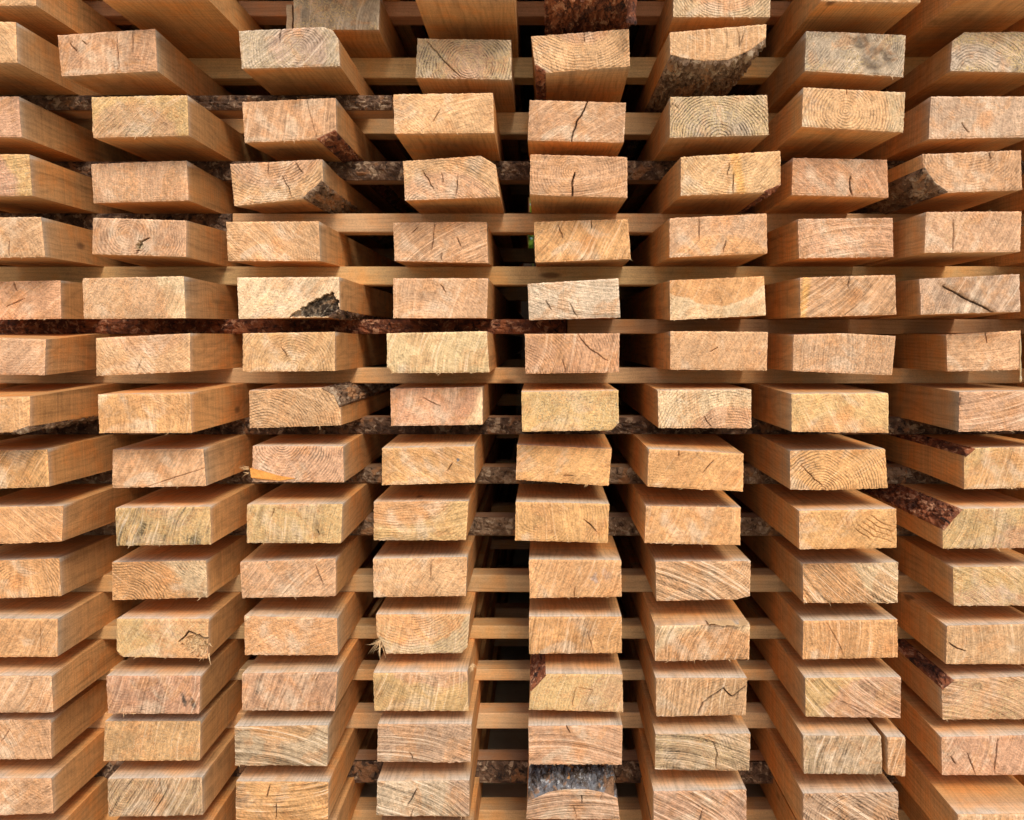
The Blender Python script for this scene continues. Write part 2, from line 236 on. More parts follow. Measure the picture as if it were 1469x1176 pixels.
def mat_end():
    m, nt = nm('end_grain'); g = N(nt)
    tc = g.n('ShaderNodeTexCoord').outputs['Object']; sd = g.seed()
    P = g.map(tc, (1000,1000,1000)); Ps = g.n('ShaderNodeVectorMath', operation='ADD'); g.l(P, Ps.inputs[0]); g.l(sd, Ps.inputs[1]); Ps = Ps.outputs[0]
    rd, sw, heart = g.sep(g.attr('wood').outputs['Vector'])
    crack, edge, mold = g.sep(g.attr('mark').outputs['Vector'])
    ra, sa, sp = g.sep(g.attr('amp').outputs['Vector'])
    tint = g.attr('tint').outputs['Vector']
    # growth rings (mm); the spacing wanders
    w = g.noise(Ps, .06, 2)
    rr = g.math('ADD', g.math('MULTIPLY', rd, 1.75), g.math('MULTIPLY', w, 7.))
    ring = g.math('SINE', rr)
    ring = g.math('POWER', g.math('MULTIPLY_ADD', ring, .5, .5), 2.2)
    ringf = g.math('MULTIPLY', ring, g.math('MULTIPLY', ra, g.math('MULTIPLY_ADD', g.ramp(g.noise(Ps, .05, 2), .35, .62), 1.0, .25)))
    # saw marks: noise stretched along the saw direction
    cv = g.n('ShaderNodeCombineXYZ'); g.l(g.math('MULTIPLY', sw, .9), cv.inputs[0]); g.l(g.math('MULTIPLY', rd, .035), cv.inputs[1])
    cvs = g.n('ShaderNodeVectorMath', operation='ADD'); g.l(cv.outputs[0], cvs.inputs[0]); g.l(sd, cvs.inputs[1])
    saw = g.noise(cvs.outputs[0], .36, 4, .7)
    sawm = g.math('MULTIPLY_ADD', g.ramp(g.noise(Ps, .03, 2), .3, .65), .9, .35)
    sawf = g.math('MULTIPLY', g.math('SUBTRACT', saw, .5), g.math('MULTIPLY', sa, sawm))
    # speckle: torn fibre ends
    fine = g.noise(Ps, .44, 3, .75)
    cf = g.n('ShaderNodeCombineXYZ'); g.l(g.math('MULTIPLY', sw, 1.0), cf.inputs[0]); g.l(g.math('MULTIPLY', rd, .28), cf.inputs[1])
    cfs = g.n('ShaderNodeVectorMath', operation='ADD'); g.l(cf.outputs[0], cfs.inputs[0]); g.l(sd, cfs.inputs[1])
    fk = g.noise(cfs.outputs[0], .62, 2, .7, .8)
    med = g.noise(Ps, .17, 3, .6)
    area = g.ramp(g.noise(Ps, .045, 2), .42, .62)
    pit = g.math('MULTIPLY', g.ramp(fine, .60, .74), g.math('MULTIPLY_ADD', area, .8, .25))
    fl = g.math('MULTIPLY', g.ramp(fine, .44, .30), g.math('MULTIPLY_ADD', area, -.5, .8))
    # brightness product
    b = g.math('MULTIPLY_ADD', ringf, -.26, 1.02)
    b = g.math('ADD', b, g.math('MULTIPLY', sawf, 1.6))
    b = g.math('ADD', b, g.math('MULTIPLY', g.math('SUBTRACT', med, .5), 1.05))
    b = g.math('ADD', b, g.math('MULTIPLY', g.math('SUBTRACT', fine, .5), g.math('MULTIPLY_ADD', sp, .6, .3)))
    b = g.math('ADD', b, g.math('MULTIPLY', g.math('SUBTRACT', fk, .5), g.math('MULTIPLY_ADD', sp, .42, .15)))
    b = g.math('ADD', b, g.math('MULTIPLY', g.math('SUBTRACT', g.noise(Ps, .028, 3, .6), .5), .55))
    b = g.math('ADD', b, g.math('MULTIPLY', edge, .25))
    h2 = g.noise(g.map(Ps, (1,1,1)), .021, 3, .6, .7); h3 = g.noise(g.map(Ps, (1.3,1,-1.1)), .030, 3, .65, .7)
    tint = g.mix(g.math('MULTIPLY', g.ramp(h2, .52, .68), .50), tint, (.70,.555,.40,1))
    tint = g.mix(g.math('MULTIPLY', g.ramp(h3, .50, .64), .45), tint, (.60,.30,.125,1))
    col = g.scale(tint, b)
    hue = g.noise(Ps, .035, 2)
    red = g.n('ShaderNodeVectorMath', operation='MULTIPLY'); g.l(col, red.inputs[0]); red.inputs[1].default_value = (1.04,.90,.78)
    col = g.mix(g.math('MULTIPLY', g.ramp(hue, .5, .72), .6), col, red.outputs[0])
    dk = g.n('ShaderNodeVectorMath', operation='MULTIPLY'); g.l(col, dk.inputs[0]); dk.inputs[1].default_value = (.52,.34,.24)
    col = g.mix(g.math('MULTIPLY', pit, g.math('MULTIPLY', sp, .75), clamp=True), col, dk.outputs[0])
    col = g.mix(g.math('MULTIPLY', fl, g.math('MULTIPLY', sp, .36), clamp=True), col, (.80,.66,.46,1))
    # mould: yellow green, with grey specks
    mo = g.math('MULTIPLY', g.ramp(g.noise(Ps, .38, 3, .75), .46, .60), mold, clamp=True)
    col = g.mix(mo, col, (.68,.50,.25,1))
    mg = g.math('MULTIPLY', g.ramp(g.noise(Ps, .34, 3, .75), .52, .66), g.math('MULTIPLY', mold, .95), clamp=True)
    col = g.mix(mg, col, (.22,.18,.12,1))
    sc_ = g.math('MULTIPLY', g.ramp(saw, .56, .66), g.math('MULTIPLY', sa, .34), clamp=True)
    col = g.mix(sc_, col, (.78,.64,.47,1))
    col = g.mix(g.math('MULTIPLY', crack, .92, clamp=True), col, (.055,.026,.014,1))
    h = g.math('ADD', g.math('MULTIPLY', sawf, 1.9), g.math('MULTIPLY', fine, g.math('MULTIPLY_ADD', sp, .5, .35)))
    h = g.math('ADD', h, g.math('MULTIPLY', ringf, .22)); h = g.math('ADD', h, g.math('MULTIPLY', med, .8))
    h = g.math('ADD', h, g.math('MULTIPLY', pit, -.5))
    g.out(col, .88, h, 1.0, .0017, .15)
    return m

def mat_side(name, stretch, chat=True):
    m, nt = nm(name); g = N(nt)
    tc = g.n('ShaderNodeTexCoord').outputs['Object']; sd = g.seed()
    P = g.map(tc, (1000,1000,1000)); 
    G = g.map(P, stretch, sd)
    tint = g.attr('tint').outputs['Vector']
    wv = g.noise(g.map(P, (.02,.012,.02), sd), 1., 2)
    GG = g.n('ShaderNodeVectorMath', operation='ADD'); g.l(G, GG.inputs[0]); g.l(g.map(tc,(0,0,0)), GG.inputs[1])
    gr = g.noise(G, .42, 4, .65, .6)
    gb = g.noise(G, .11, 3, .6, 1.2)
    bl = g.noise(g.map(P, (1,1,1), sd), .02, 3, .6)
    fz = g.noise(g.map(P, (1,1,1), sd), .55, 2, .7)
    b = g.math('ADD', 1.0, g.math('MULTIPLY', g.math('SUBTRACT', gr, .5), .45))
    b = g.math('ADD', b, g.math('MULTIPLY', g.math('SUBTRACT', gb, .5), .45))
    b = g.math('ADD', b, g.math('MULTIPLY', g.math('SUBTRACT', bl, .5), .85))
    b = g.math('ADD', b, g.math('MULTIPLY', g.math('SUBTRACT', fz, .5), .65))
    h = g.math('ADD', g.math('MULTIPLY', gr, .6), g.math('MULTIPLY', fz, .5))
    if chat:
        ch = g.noise(g.map(P, (.02,1,.02), sd), .28, 3, .6)
        b = g.math('ADD', b, g.math('MULTIPLY', g.math('SUBTRACT', ch, .5), .6))
        h = g.math('ADD', h, g.math('MULTIPLY', ch, .5))
    # grain of the log seen on its sawn faces
    off = g.n('ShaderNodeVectorMath', operation='ADD'); g.l(g.map(P, (1,.02,1) if chat else (.02,1,1)), off.inputs[0]); g.l(g.map(sd, (1.2,.5,-1.6)), off.inputs[1])
    wn = g.n('ShaderNodeVectorMath', operation='LENGTH'); g.l(off.outputs[0], wn.inputs[0])
    bw = g.noise(g.map(P, (.01,.0028,.01) if chat else (.0016,.01,.01), sd), 1.6, 3, .5)
    gl = g.math('SINE', g.math('ADD', g.math('MULTIPLY', wn.outputs['Value'], 1.5), g.math('MULTIPLY', bw, 60.)))
    gl = g.math('POWER', g.math('MULTIPLY_ADD', gl, .5, .5), 3.)
    b = g.math('ADD', b, g.math('MULTIPLY', gl, -.15 if chat else -.10))
    ds = g.math('MULTIPLY', g.ramp(g.noise(G, .05, 3, .65), .60, .70), .45)
    col = g.scale(tint, b)
    col = g.mix(ds, col, g.scale(col, .5))
    red = g.n('ShaderNodeVectorMath', operation='MULTIPLY'); g.l(col, red.inputs[0]); red.inputs[1].default_value = (.97,.80,.62)
    col = g.mix(g.ramp(bl, .42, .66), col, red.outputs[0])
    # sparse dark knots and stain
    vo = g.n('ShaderNodeTexVoronoi'); vo.inputs['Scale'].default_value = 1.; vo.inputs['Randomness'].default_value = 1.
    g.l(g.map(P, (.016,.008,.016) if chat else (.006,.02,.02), sd), vo.inputs['Vector'])
    k = g.ramp(vo.outputs['Distance'], .12, .05)
    kc = g.n('ShaderNodeSeparateColor'); g.l(vo.outputs['Color'], kc.inputs[0])
    k = g.math('MULTIPLY', k, g.ramp(kc.outputs[0], .60, .66) if chat else g.ramp(kc.outputs[0], .35, .4))
    col = g.mix(g.math('MULTIPLY', k, .75), col, (.13,.055,.022,1))
    g.out(col, .78, h, .7, .0009, .25)
    return m

def mat_bark(name, pal):
    m, nt = nm(name); g = N(nt)
    tc = g.n('ShaderNodeTexCoord').outputs['Object']; sd = g.seed()
    P = g.map(tc, (1000,600,1000), sd)
    a = g.noise(P, .07, 3, .6, .8); b = g.noise(g.map(P, (1,.6,1)), .10, 4, .65, .6); c = g.noise(P, .9, 2, .7)
    col = g.mix(g.ramp(a, .4, .6), pal[0], pal[1])
    col = g.mix(g.ramp(b, .54, .62), col, pal[2])
    col = g.mix(g.ramp(b, .44, .34), col, pal[3])
    inn = g.noise(g.map(P, (1,.4,1)), .045, 3, .6, .5)
    col = g.mix(g.math('MULTIPLY', g.ramp(inn, .57, .64), .8), col, pal[4])
    col = g.scale(col, g.math('MULTIPLY_ADD', c, .6, .7))
    h = g.math('ADD', g.math('MULTIPLY', b, 1.6), g.math('MULTIPLY', c, .6))
    g.out(col, .8, h, 1.0, .003, .35)
    return m

def mat_plain(name, col, var=.3, sc=60., rough=.8, bump=.002):
    m, nt = nm(name); g = N(nt)
    tc = g.n('ShaderNodeTexCoord').outputs['Object']
    a = g.noise(tc, sc, 4, .7)
    f = g.math('MULTIPLY_ADD', g.math('SUBTRACT', a, .5), var*3, 1.0)
    rgb = g.n('ShaderNodeRGB'); rgb.outputs[0].default_value = (*col, 1)
    g.out(g.scale(rgb.outputs[0], f), rough, a, .6, bump)
    return m

M = {
 'end': mat_end(),
 'side': mat_side('sawn_side', (1,.035,1)),
 'stick': mat_side('spacer_wood', (.035,1,1), chat=False),
 'grey': mat_bark('bark_grey', [(.15,.088,.05,1),(.29,.185,.11,1),(.44,.33,.22,1),(.045,.024,.013,1),(.42,.21,.09,1)]),
 'red': mat_bark('bark_red', [(.10,.032,.016,1),(.26,.080,.030,1),(.48,.24,.13,1),(.028,.013,.009,1),(.36,.12,.045,1)]),
 'dark': mat_bark('bark_dark', [(.07,.036,.02,1),(.17,.095,.055,1),(.36,.25,.16,1),(.022,.012,.008,1),(.30,.14,.06,1)]),
 'blue': mat_bark('bark_flaky', [(.10,.07,.05,1),(.17,.17,.18,1),(.46,.46,.45,1),(.028,.018,.013,1),(.30,.16,.08,1)]),
 'fibre': mat_plain('torn_fibre', (.62,.42,.22), .3, 400.),
 'orange': mat_plain('fresh_torn_wood', (.62,.27,.06), .35, 300.),
 'resin': None,
}
_m, _nt = nm('resin'); _g = N(_nt); _p = _g.out((.78,.62,.34,1), .12, None, spec=.6); _p.inputs['Transmission Weight'].default_value = .5
M['resin'] = _m

TONE = {'P':(.60,.355,.200),'O':(.655,.362,.162),'T':(.635,.385,.200),'G':(.56,.400,.235),'Y':(.65,.415,.185),'W':(.73,.52,.305)}

# ------------------------------------------------------------------ small numpy noise
def vnoise(x, y, seed):
    xi = np.floor(x).astype(np.int64); yi = np.floor(y).astype(np.int64)
    fx = x-xi; fy = y-yi; fx = fx*fx*(3-2*fx); fy = fy*fy*(3-2*fy)
    def h(a, b):
        n = (a*374761393 + b*668265263 + seed*1442695041) & 0xffffffff
        n = ((n ^ (n >> 13))*1274126177) & 0xffffffff
        return ((n ^ (n >> 16)) & 0xffff)/65535.0
    return (h(xi,yi)*(1-fx)+h(xi+1,yi)*fx)*(1-fy)+(h(xi,yi+1)*(1-fx)+h(xi+1,yi+1)*fx)*fy
def fnoise(x, y, seed, o=3):
    s = 0; a = 1; t = 0
    for k in range(o): s = s+a*vnoise(x*2**k, y*2**k, seed+k*17); t += a; a *= .5
    return s/t
def sstep(a, b, x):
    t = np.clip((x-a)/(b-a), 0, 1); return t*t*(3-2*t)

def link(name, verts, faces, mats, parent=None, smooth=False, midx=None):
    me = bpy.data.meshes.new(name); me.from_pydata([tuple(v) for v in verts], [], [tuple(f) for f in faces])
    for m in mats: me.materials.append(m)
    if midx is not None: me.polygons.foreach_set('material_index', midx)
    if smooth: me.polygons.foreach_set('use_smooth', [True]*len(me.polygons))
    me.update()
    o = bpy.data.objects.new(name, me); COL.objects.link(o)
    if parent: o.parent = parent
    return o
def setattr_v(me, name, arr):
    a = me.attributes.new(name, 'FLOAT_VECTOR', 'POINT'); a.data.foreach_set('vector', np.asarray(arr, dtype=np.float32).ravel())
def tag(o, label, cat, group=None, kind=None):
    if label: o['label'] = label
    if cat: o['category'] = cat
    if group: o['group'] = group
    if kind: o['kind'] = kind

def chain(pts, n):
    p = np.array(pts, float); d = np.r_[0, np.cumsum(np.hypot(*(p[1:]-p[:-1]).T))]
    t = np.linspace(0, d[-1], n+1)
    return np.c_[np.interp(t, d, p[:,0]), np.interp(t, d, p[:,1])]

def segdist(P, a, b):
    a = np.array(a); b = np.array(b); d = b-a; L = d@d+1e-12
    t = np.clip(((P-a)@d)/L, 0, 1)
    return np.hypot(*(P-(a+t[:,None]*d)).T), t

def fibres(rng, pts, n, lo, hi, dirf, mat, parent, name='loose_fibres', wid=.0005):
    V = []; F = []
    for k in range(n):
        p = Vector(rng.choice(pts)); d = dirf(rng).normalized(); L = rng.uniform(lo, hi)
        w = wid*rng.uniform(.5, 1.3); cur = Vector((rng.gauss(0,1), rng.gauss(0,1), rng.gauss(0,1)))*.45
        side = d.cross(Vector((.3,.8,.2))).normalized(); up = d.cross(side).normalized(); b0 = len(V); ns = 5
        for j in range(ns+1):
            q = p.copy(); r = w*(1-j/ns*.92); 
            for a in (0, 2.1, 4.2): V.append(q+side*r*math.cos(a)+up*r*math.sin(a))
            p = p+d*L/ns; d = (d+cur*.35).normalized()
        for j in range(ns):
            for a in range(3):
                A = b0+j*3+a; Bq = b0+j*3+(a+1)%3; F.append((A, Bq, Bq+3, A+3))
        F.append((b0+2, b0+1, b0)); F.append((b0+ns*3, b0+ns*3+1, b0+ns*3+2))
    ob_ = link(name, V, F, [mat], parent); ob_['kind'] = 'stuff'; return ob_

def bark_strip(line, y0, y1, mat, parent, seed, outward, thick=.0035, rough=.005, step=.0022, name='bark'):
    """line: (x,z) points of the waney edge in order; grows a rough plated strip over it from y0 to y1"""
    L = sum(math.dist(line[i], line[i+1]) for i in range(len(line)-1))
    nu = max(5, int(L/.0018)); c = chain(line, nu); ny = int((y1-y0)/step)
    ys = np.concatenate([np.linspace(y0, y0+.16, 75), np.linspace(y0+.16, y1, 60)[1:]]) if y1-y0 > .2 else np.linspace(y0, y1, ny+1)
    t = np.gradient(c, axis=0); nrm = np.c_[t[:,1], -t[:,0]]; nrm /= np.hypot(*nrm.T)[:,None]+1e-9
    mid = len(c)//2
    if (nrm[mid]@np.array(outward)) < 0: nrm = -nrm
    V = []; F = []; nyy = len(ys); W = nu+1
    for j, y in enumerate(ys):
        for i in range(W):
            s = i/nu
            e = min(1, min(s, 1-s)*L/.004); e = math.sqrt(max(0, e))
            f = 0. if j == 0 else 1.
            p3 = Vector((c[i][0]*130, y*60+seed*7.3, c[i][1]*130))
            pl = mn.fractal(p3, .9, 2.1, 3)*.5
            cel = mn.voronoi(Vector((p3.x*1.1, p3.y*1.3, p3.z*1.1)))[0]; cr = min(1, (cel[1]-cel[0])*2.6)
            d = (thick*(.35+.75*cr)+rough*pl*.7)*e*f
            d = max(d, -.0008)
            V.append((c[i][0]+nrm[i][0]*d, y+(0 if j else 0)+mn.noise(p3*2.)*.0008*f, c[i][1]+nrm[i][1]*d))
    for j in range(nyy-1):
        for i in range(W-1):
            a = j*W+i; F.append((a, a+1, a+W+1, a+W))
    # closed underside just inside the wood
    b0 = len(V)
    for j in (0, nyy-1):
        for i in range(W): V.append((c[i][0]-nrm[i][0]*.002, ys[j]+(.0015 if j==0 else 0), c[i][1]-nrm[i][1]*.002))
    for i in range(W-1):
        F.append((i+1, i, b0+i, b0+i+1)); k = (nyy-1)*W; F.append((k+i, k+i+1, b0+W+i+1, b0+W+i)); F.append((b0+i, b0+W+i, b0+W+i+1, b0+i+1))
    return link(name, V, F, [mat], parent)

NUM = ['first','second','third','fourth','fifth','sixth','seventh','eighth','ninth','tenth','eleventh','twelfth','thirteenth','fourteenth','fifteenth','sixteenth']
LEN = 2.2
YS = 1.125            # the plane of the front spacers

def build_board(r, c, o, label=None, name='timber_board'):
    rng = random.Random(r*101+c*7+5); seed = (r+3)*13+c*3+1
    q = o['q']; ztop, zbot = zt[r], zb[r]
    if 'Y' in o: Y = o['Y']
    else:
        yt = (q[0][1]+q[1][1])/2; yb = (q[2][1]+q[3][1])/2; best = None
        for k in range(-80, 61):
            y = 1+k*.001
            e = (VY-ztop/S/y-yt)**2+(VY-zbot/S/y-yb)**2+(k*.001/.03)**2*6
            if best is None or e < best[0]: best = (e, y)
        Y = best[1]
    sc = S*Y
    P = lambda p: ((p[0]-VX)*sc, -(p[1]-VY)*sc)
    TL, TR, BR, BL = [P(p) for p in q]
    x0 = (BL[0]+BR[0])/2; org = Vector((x0, Y, zbot))
    lo = lambda p: (p[0]-x0, p[1]-zbot)
    TL, TR, BR, BL = map(lo, (TL, TR, BR, BL))
    cut = {k: [lo(P(p)) for p in v] for k, v in o.get('cut', {}).items()}
    # chains, clockwise from top left; each cut corner is split at its middle point
    def corner(nm_, pt_):
        if nm_ not in cut: return [pt_], [pt_]
        v = cut[nm_]; k = len(v)//2
        return v[:k+1], v[k:]
    a1, a2 = corner('TL', TL); b1, b2 = corner('TR', TR); c1, c2 = corner('BR', BR); d1, d2 = corner('BL', BL)
    NU, NV = 120, 50
    topl = a2+b1
    if o.get('hump'): 
        m_ = ((TL[0]+TR[0])/2, (TL[1]+TR[1])/2+o['hump']*sc); topl = a2+[m_]+b1 if o['hump']>0 else topl
    botl = c2+d1
    if o.get('hump', 0) < 0: botl = c2+[((BL[0]+BR[0])/2-.012, (BL[1]+BR[1])/2+o['hump']*sc)]+d1
    top = chain(topl, NU); right = chain(b2+c1, NV)[::-1]; bot = chain(botl, NU)[::-1]; left = chain(d2+a1, NV)
    u = np.linspace(0,1,NU+1)[None,:,None]; v = np.linspace(0,1,NV+1)[:,None,None]
    G = (1-v)*bot[None]+v*top[None]+(1-u)*left[:,None]+u*right[:,None]-((1-u)*(1-v)*bot[0]+u*(1-v)*bot[-1]+(1-u)*v*top[0]+u*v*top[-1])
    G = G.reshape(-1, 2)
    uu = np.broadcast_to(u, (NV+1,NU+1,1)).ravel(); vv = np.broadcast_to(v, (NV+1,NU+1,1)).ravel()
    Gn = G.copy()
    e_u = np.minimum(uu,1-uu)*.12; e_v = np.minimum(vv,1-vv)*.05; ed = np.minimum(e_u, e_v)      # metres to the edge
    X = G[:,0]*1000; Z = G[:,1]*1000          # mm
    bn = (fnoise(X*.45, Z*.45, seed, 2)-.5)
    fall = 1-sstep(0,.003,ed)
    Gn[:,0] += bn*.0012*fall*np.sign(uu-.5)*(e_u<.003); Gn[:,1] += bn*.0014*fall*np.sign(vv-.5)*(e_v<.003)
    # pith
    if 'pith' in o: pi = np.array(lo(P(o['pith'])))*1000
    else: pi = np.array([rng.uniform(-80,80), rng.choice([rng.uniform(-70,10), rng.uniform(50,110)])])
    dist = np.hypot(X-pi[0], (Z-pi[1])*1.08) 
    wob = (fnoise(X*.03+5, Z*.03, seed+3, 3)-.5)
    rd = dist+wob*10
    hr = o['hr']*sc*1000 if 'hr' in o else 1e3
    sh = 1.2 if o.get('sharp') else 5
    heart = 1-sstep(hr-sh, hr+sh, rd+ (fnoise(X*.15, Z*.15, seed+9, 2)-.5)*6)
    kn = []
    for (kx, ky, kr) in o.get('knots', []):
        k = np.array(lo(P((kx,ky))))*1000; kr *= sc*1000
        dk = np.hypot(X-k[0], (Z-k[1])*1.15); m_ = np.exp(-(dk/kr)**2*1.1)
        rd = rd*(1-m_)+dk*m_*1.25+m_*6; kn.append((dk/kr, m_))
    ang, sa = o.get('saw', (rng.uniform(20,160), .6))
    ang = R(ang); cx = X-(fnoise(X*.02, Z*.02, seed+21, 2)-.5)*12
    curv = ((X*math.cos(ang)+Z*math.sin(ang))**2)/260.0*rng.choice([-1,1])*.5
    sawc = -cx*math.sin(ang)+Z*math.cos(ang)+curv
    ti = np.array(TONE[o.get('ti','T')]); to = np.array(TONE[o.get('to', o.get('ti','T'))])
    vr = 1+rng.uniform(-.07,.07); ti = ti*vr*np.array([1, 1+rng.uniform(-.03,.03), 1+rng.uniform(-.08,.08)]); to = to*vr
    
    tint = ti[None]*heart[:,None]+to[None]*(1-heart[:,None])
    bl = fnoise(X*.035, Z*.035, seed+31, 3)
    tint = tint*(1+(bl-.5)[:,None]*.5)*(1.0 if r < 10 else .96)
    if 'knots' in o and (r, c) != (9, 1):
        for (dq, m_) in kn:
            a_ = np.exp(-((dq-.95)/.22)**2)*.7+np.exp(-(dq/.28)**2)*.85; a_ = a_[:,None]
            tint = tint*(1-a_)+np.array([.27,.15,.075])*a_
            m2 = (np.exp(-((dq-.55)/.3)**2)*.35)[:,None]; tint = tint*(1-m2)+np.array([.60,.40,.26])*m2
    if o.get('grey'): gmx = tint.mean(1, keepdims=True)*np.array([1.06,.93,.78]); k = o['grey']*1.6; tint = tint*(1-k)+gmx*k
    if o.get('red'): tint = tint*(1-o['red']*np.array([0,.35,.4]))
    if o.get('darkb'): tint = tint*(1-o['darkb'])
    G2 = np.c_[G[:,0], G[:,1]]; cwj = 1.
    crack = np.zeros(len(X)); dep = np.zeros(len(X))
    def line(pts, w, dark=1., depth=.003):
        nonlocal crack, dep
        for i in range(len(pts)-1):
            a = lo(P(pts[i])); b = lo(P(pts[i+1]))
            jit = (fnoise(X*.13, Z*.13, seed+41, 2)-.5)*.0024
            d, t = segdist(G2+np.c_[jit, jit*.4], a, b)
            tt = (i+t)/(len(pts)-1); ww = w*.00036*(.1+1.2*np.sqrt(np.clip(4*tt*(1-tt),0,1)))
            m_ = (1-sstep(ww*.5-.0001, ww*.5+.00075, d))*np.clip(.25+ww/.0007,0,1)
            crack = np.maximum(crack, m_*dark); dep = np.maximum(dep, m_*depth)
    cw = o.get('cw', .9)
    cr = o.get('cracks')
    if cr is None:
        cr = []
        for k in range(rng.choice([0,0,0,1])):
            a = rng.uniform(q[0][0]+12, q[1][0]-12), rng.uniform(q[0][1]+8, q[3][1]-14)
            pp = VX+((pi[0]/1000+x0)/sc), VY-((pi[1]/1000+zbot)/sc)
            dx, dy = a[0]-pp[0], a[1]-pp[1]; L = math.hypot(dx, dy)+1e-6; l = rng.uniform(6, 18)
            cr.append([a, (a[0]+dx/L*l*.5+rng.uniform(-1.5,1.5), a[1]+dy/L*l*.5), (a[0]+dx/L*l, a[1]+dy/L*l)])
        cw = .4
    for i_, pl in enumerate(cr):
        cw_ = cw if (i_ == 0 or cw < 1.3) else cw*.45
        line(pl, cw_, min(1,.62+.25*cw_), .0016+.0016*cw_)
    for pl in o.get('marks', []): line(pl, 1.1, .45, .0016)
    if o.get('groove'):
        for k in range(5):
            pp = []
            for j in range(9):
                a = R(105+j*19.-6); rr_ = 92-k*7.5
                pp.append((1285+rr_*1.0*math.cos(a)*1.0+8, 698-rr_*-.95*math.sin(a)*1.0))
            pp = [p for p in pp if p[0] < 1284 and p[1] > 735 and p[1] < 784]
            if len(pp) > 1: line(pp, .9, .42, .0022)
        for k in range(12):
            x_ = 1196+k*8; line([(x_, 736+k*2.2), (x_+6, 752+k*2.4)], .7, .3, .0012)
    if 'hollow' in o:
        h_ = o['hollow']; k = np.array(lo(P(h_[:2]))); rr_ = h_[2]*sc
        d = np.hypot((G2[:,0]-k[0])*1.3, G2[:,1]-k[1]); m_ = 1-sstep(rr_*.5, rr_, d+(fnoise(X*.4,Z*.4,seed+5,2)-.5)*rr_*1.2)
        if rr_ > .004: tint = tint*(1-m_[:,None])+np.array([.50,.40,.22])*m_[:,None]; dep = np.maximum(dep, m_*.006)
        else: tint = tint*(1-m_[:,None])+np.array([.20,.19,.19])*m_[:,None]
    for s_ in o.get('stain', []):
        k = np.array(lo(P(s_[:2]))); d = np.hypot((G2[:,0]-k[0]+(G2[:,1]-k[1])*.25)/(s_[2]*sc), (G2[:,1]-k[1])/(s_[3]*sc))
        m_ = (1-sstep(.5,1.2,d+(fnoise(X*.5,Z*.5,seed+6,2)-.5)*.9))*.88
        tint = tint*(1-m_[:,None])+np.array([.05,.045,.04])*m_[:,None]
    if o.get('streaks'):
        sn = fnoise(sawc*.28, rd*.03, seed+77, 2); m_ = sstep(.57,.68,sn)*sstep(.42,.6,fnoise(X*.05,Z*.05,seed+78,2)+.12*(1-vv))*.8*o['streaks']
        tint = tint*(1-m_[:,None])+np.array([.09,.085,.06])*m_[:,None]
    if 'blue' in o:
        b_ = o['blue']; k = np.array(lo(P(b_[:2]))); d = np.hypot((G2[:,0]-k[0]), (G2[:,1]-k[1])*1.6-(G2[:,0]-k[0])*.7)/(b_[2]*sc)
        m_ = (1-sstep(.3,1.,d))*.45*sstep(.35,.6,fnoise(X*.2,Z*.2,seed+8,2)); tint = tint*(1-m_[:,None])+np.array([.34,.33,.36])*m_[:,None]
    if 'streak' in o:
        a, b, w = o['streak']; d, t = segdist(G2, lo(P(a)), lo(P(b))); m_ = (1-sstep(w*.2*sc, w*.75*sc, d))*.8
        tint = tint*(1-m_[:,None])+np.array([.78,.42,.13])*m_[:,None]
    if 'brown' in o:
        a, b, w = o['brown']; d, t = segdist(G2, lo(P(a)), lo(P(b))); m_ = (1-sstep(w*.1*sc, w*.6*sc, d+(fnoise(X*.2,Z*.2,seed+8,2)-.5)*.004))*.75
        tint = tint*(1-m_[:,None])+np.array([.24,.12,.05])*m_[:,None]
    if 'pocket' in o:
        pg = [lo(P(p)) for p in o['pocket']]; ins = np.zeros(len(X), bool); j = len(pg)-1
        xx = G2[:,0]+(fnoise(X*.3,Z*.3,seed+12,2)-.5)*.006; zz = G2[:,1]+(fnoise(X*.3+9,Z*.3,seed+13,2)-.5)*.006
        for i in range(len(pg)):
            xi, zi = pg[i]; xj, zj = pg[j]
            cnd = ((zi > zz) != (zj > zz)) & (xx < (xj-xi)*(zz-zi)/(zj-zi+1e-12)+xi); ins ^= cnd; j = i
        nn = fnoise(X*.35, Z*.35, seed+14, 3)[:,None]
        tint = np.where(ins[:,None], np.array([.035,.022,.014])+np.clip((nn-.5)*1.4,0,1)*np.array([.7,.5,.32]), tint); dep = np.where(ins, .003+.006*nn[:,0], dep)
    if o.get('torn') == 'hole':
        k = np.array(lo(P((281,926)))); d = np.hypot((G2[:,0]-k[0])/(19*sc), (G2[:,1]-k[1])/(16*sc))+(fnoise(X*.2,Z*.2,seed+15,3)-.5)*.9
        m_ = 1-sstep(.75,.95,d); nn = fnoise(X*.5,Z*.25,seed+16,3)
        dep = np.maximum(dep, m_*(.001+.009*nn)); tint = tint*(1-m_[:,None])+(np.array([.66,.44,.24])*(.45+nn[:,None]))*m_[:,None]
        line([(256,921),(265,913),(270,906),(280,911),(291,916),(301,916)], 2.4, 1, .007)
    # surface relief, all real
    rel = (fnoise(X*.06, Z*.06, seed+50, 2)-.5)*.0012+(fnoise(sawc*.22, rd*.02, seed+51, 2)-.5)*.0011*sa+(fnoise(X*.6,Z*.6,seed+52,1)-.5)*.0005
    yy = dep-rel*1.0+.0009*(1-sstep(0,.0025,ed))
    mold = o.get('mold', 0)*sstep(.36,.62, fnoise(X*.04, Z*.04, seed+60, 3)+.15*(1-heart))*1.15
    edge = (1-sstep(0,.0022,ed))*(.4+.8*fnoise(X*.1,Z*.1,seed+61,2))
    nE = len(X)
    V = np.c_[Gn[:,0], yy, Gn[:,1]]
    idx = np.arange(nE).reshape(NV+1, NU+1)
    a = idx[:-1,:-1].ravel(); b = idx[:-1,1:].ravel(); cc = idx[1:,1:].ravel(); d = idx[1:,:-1].ravel()
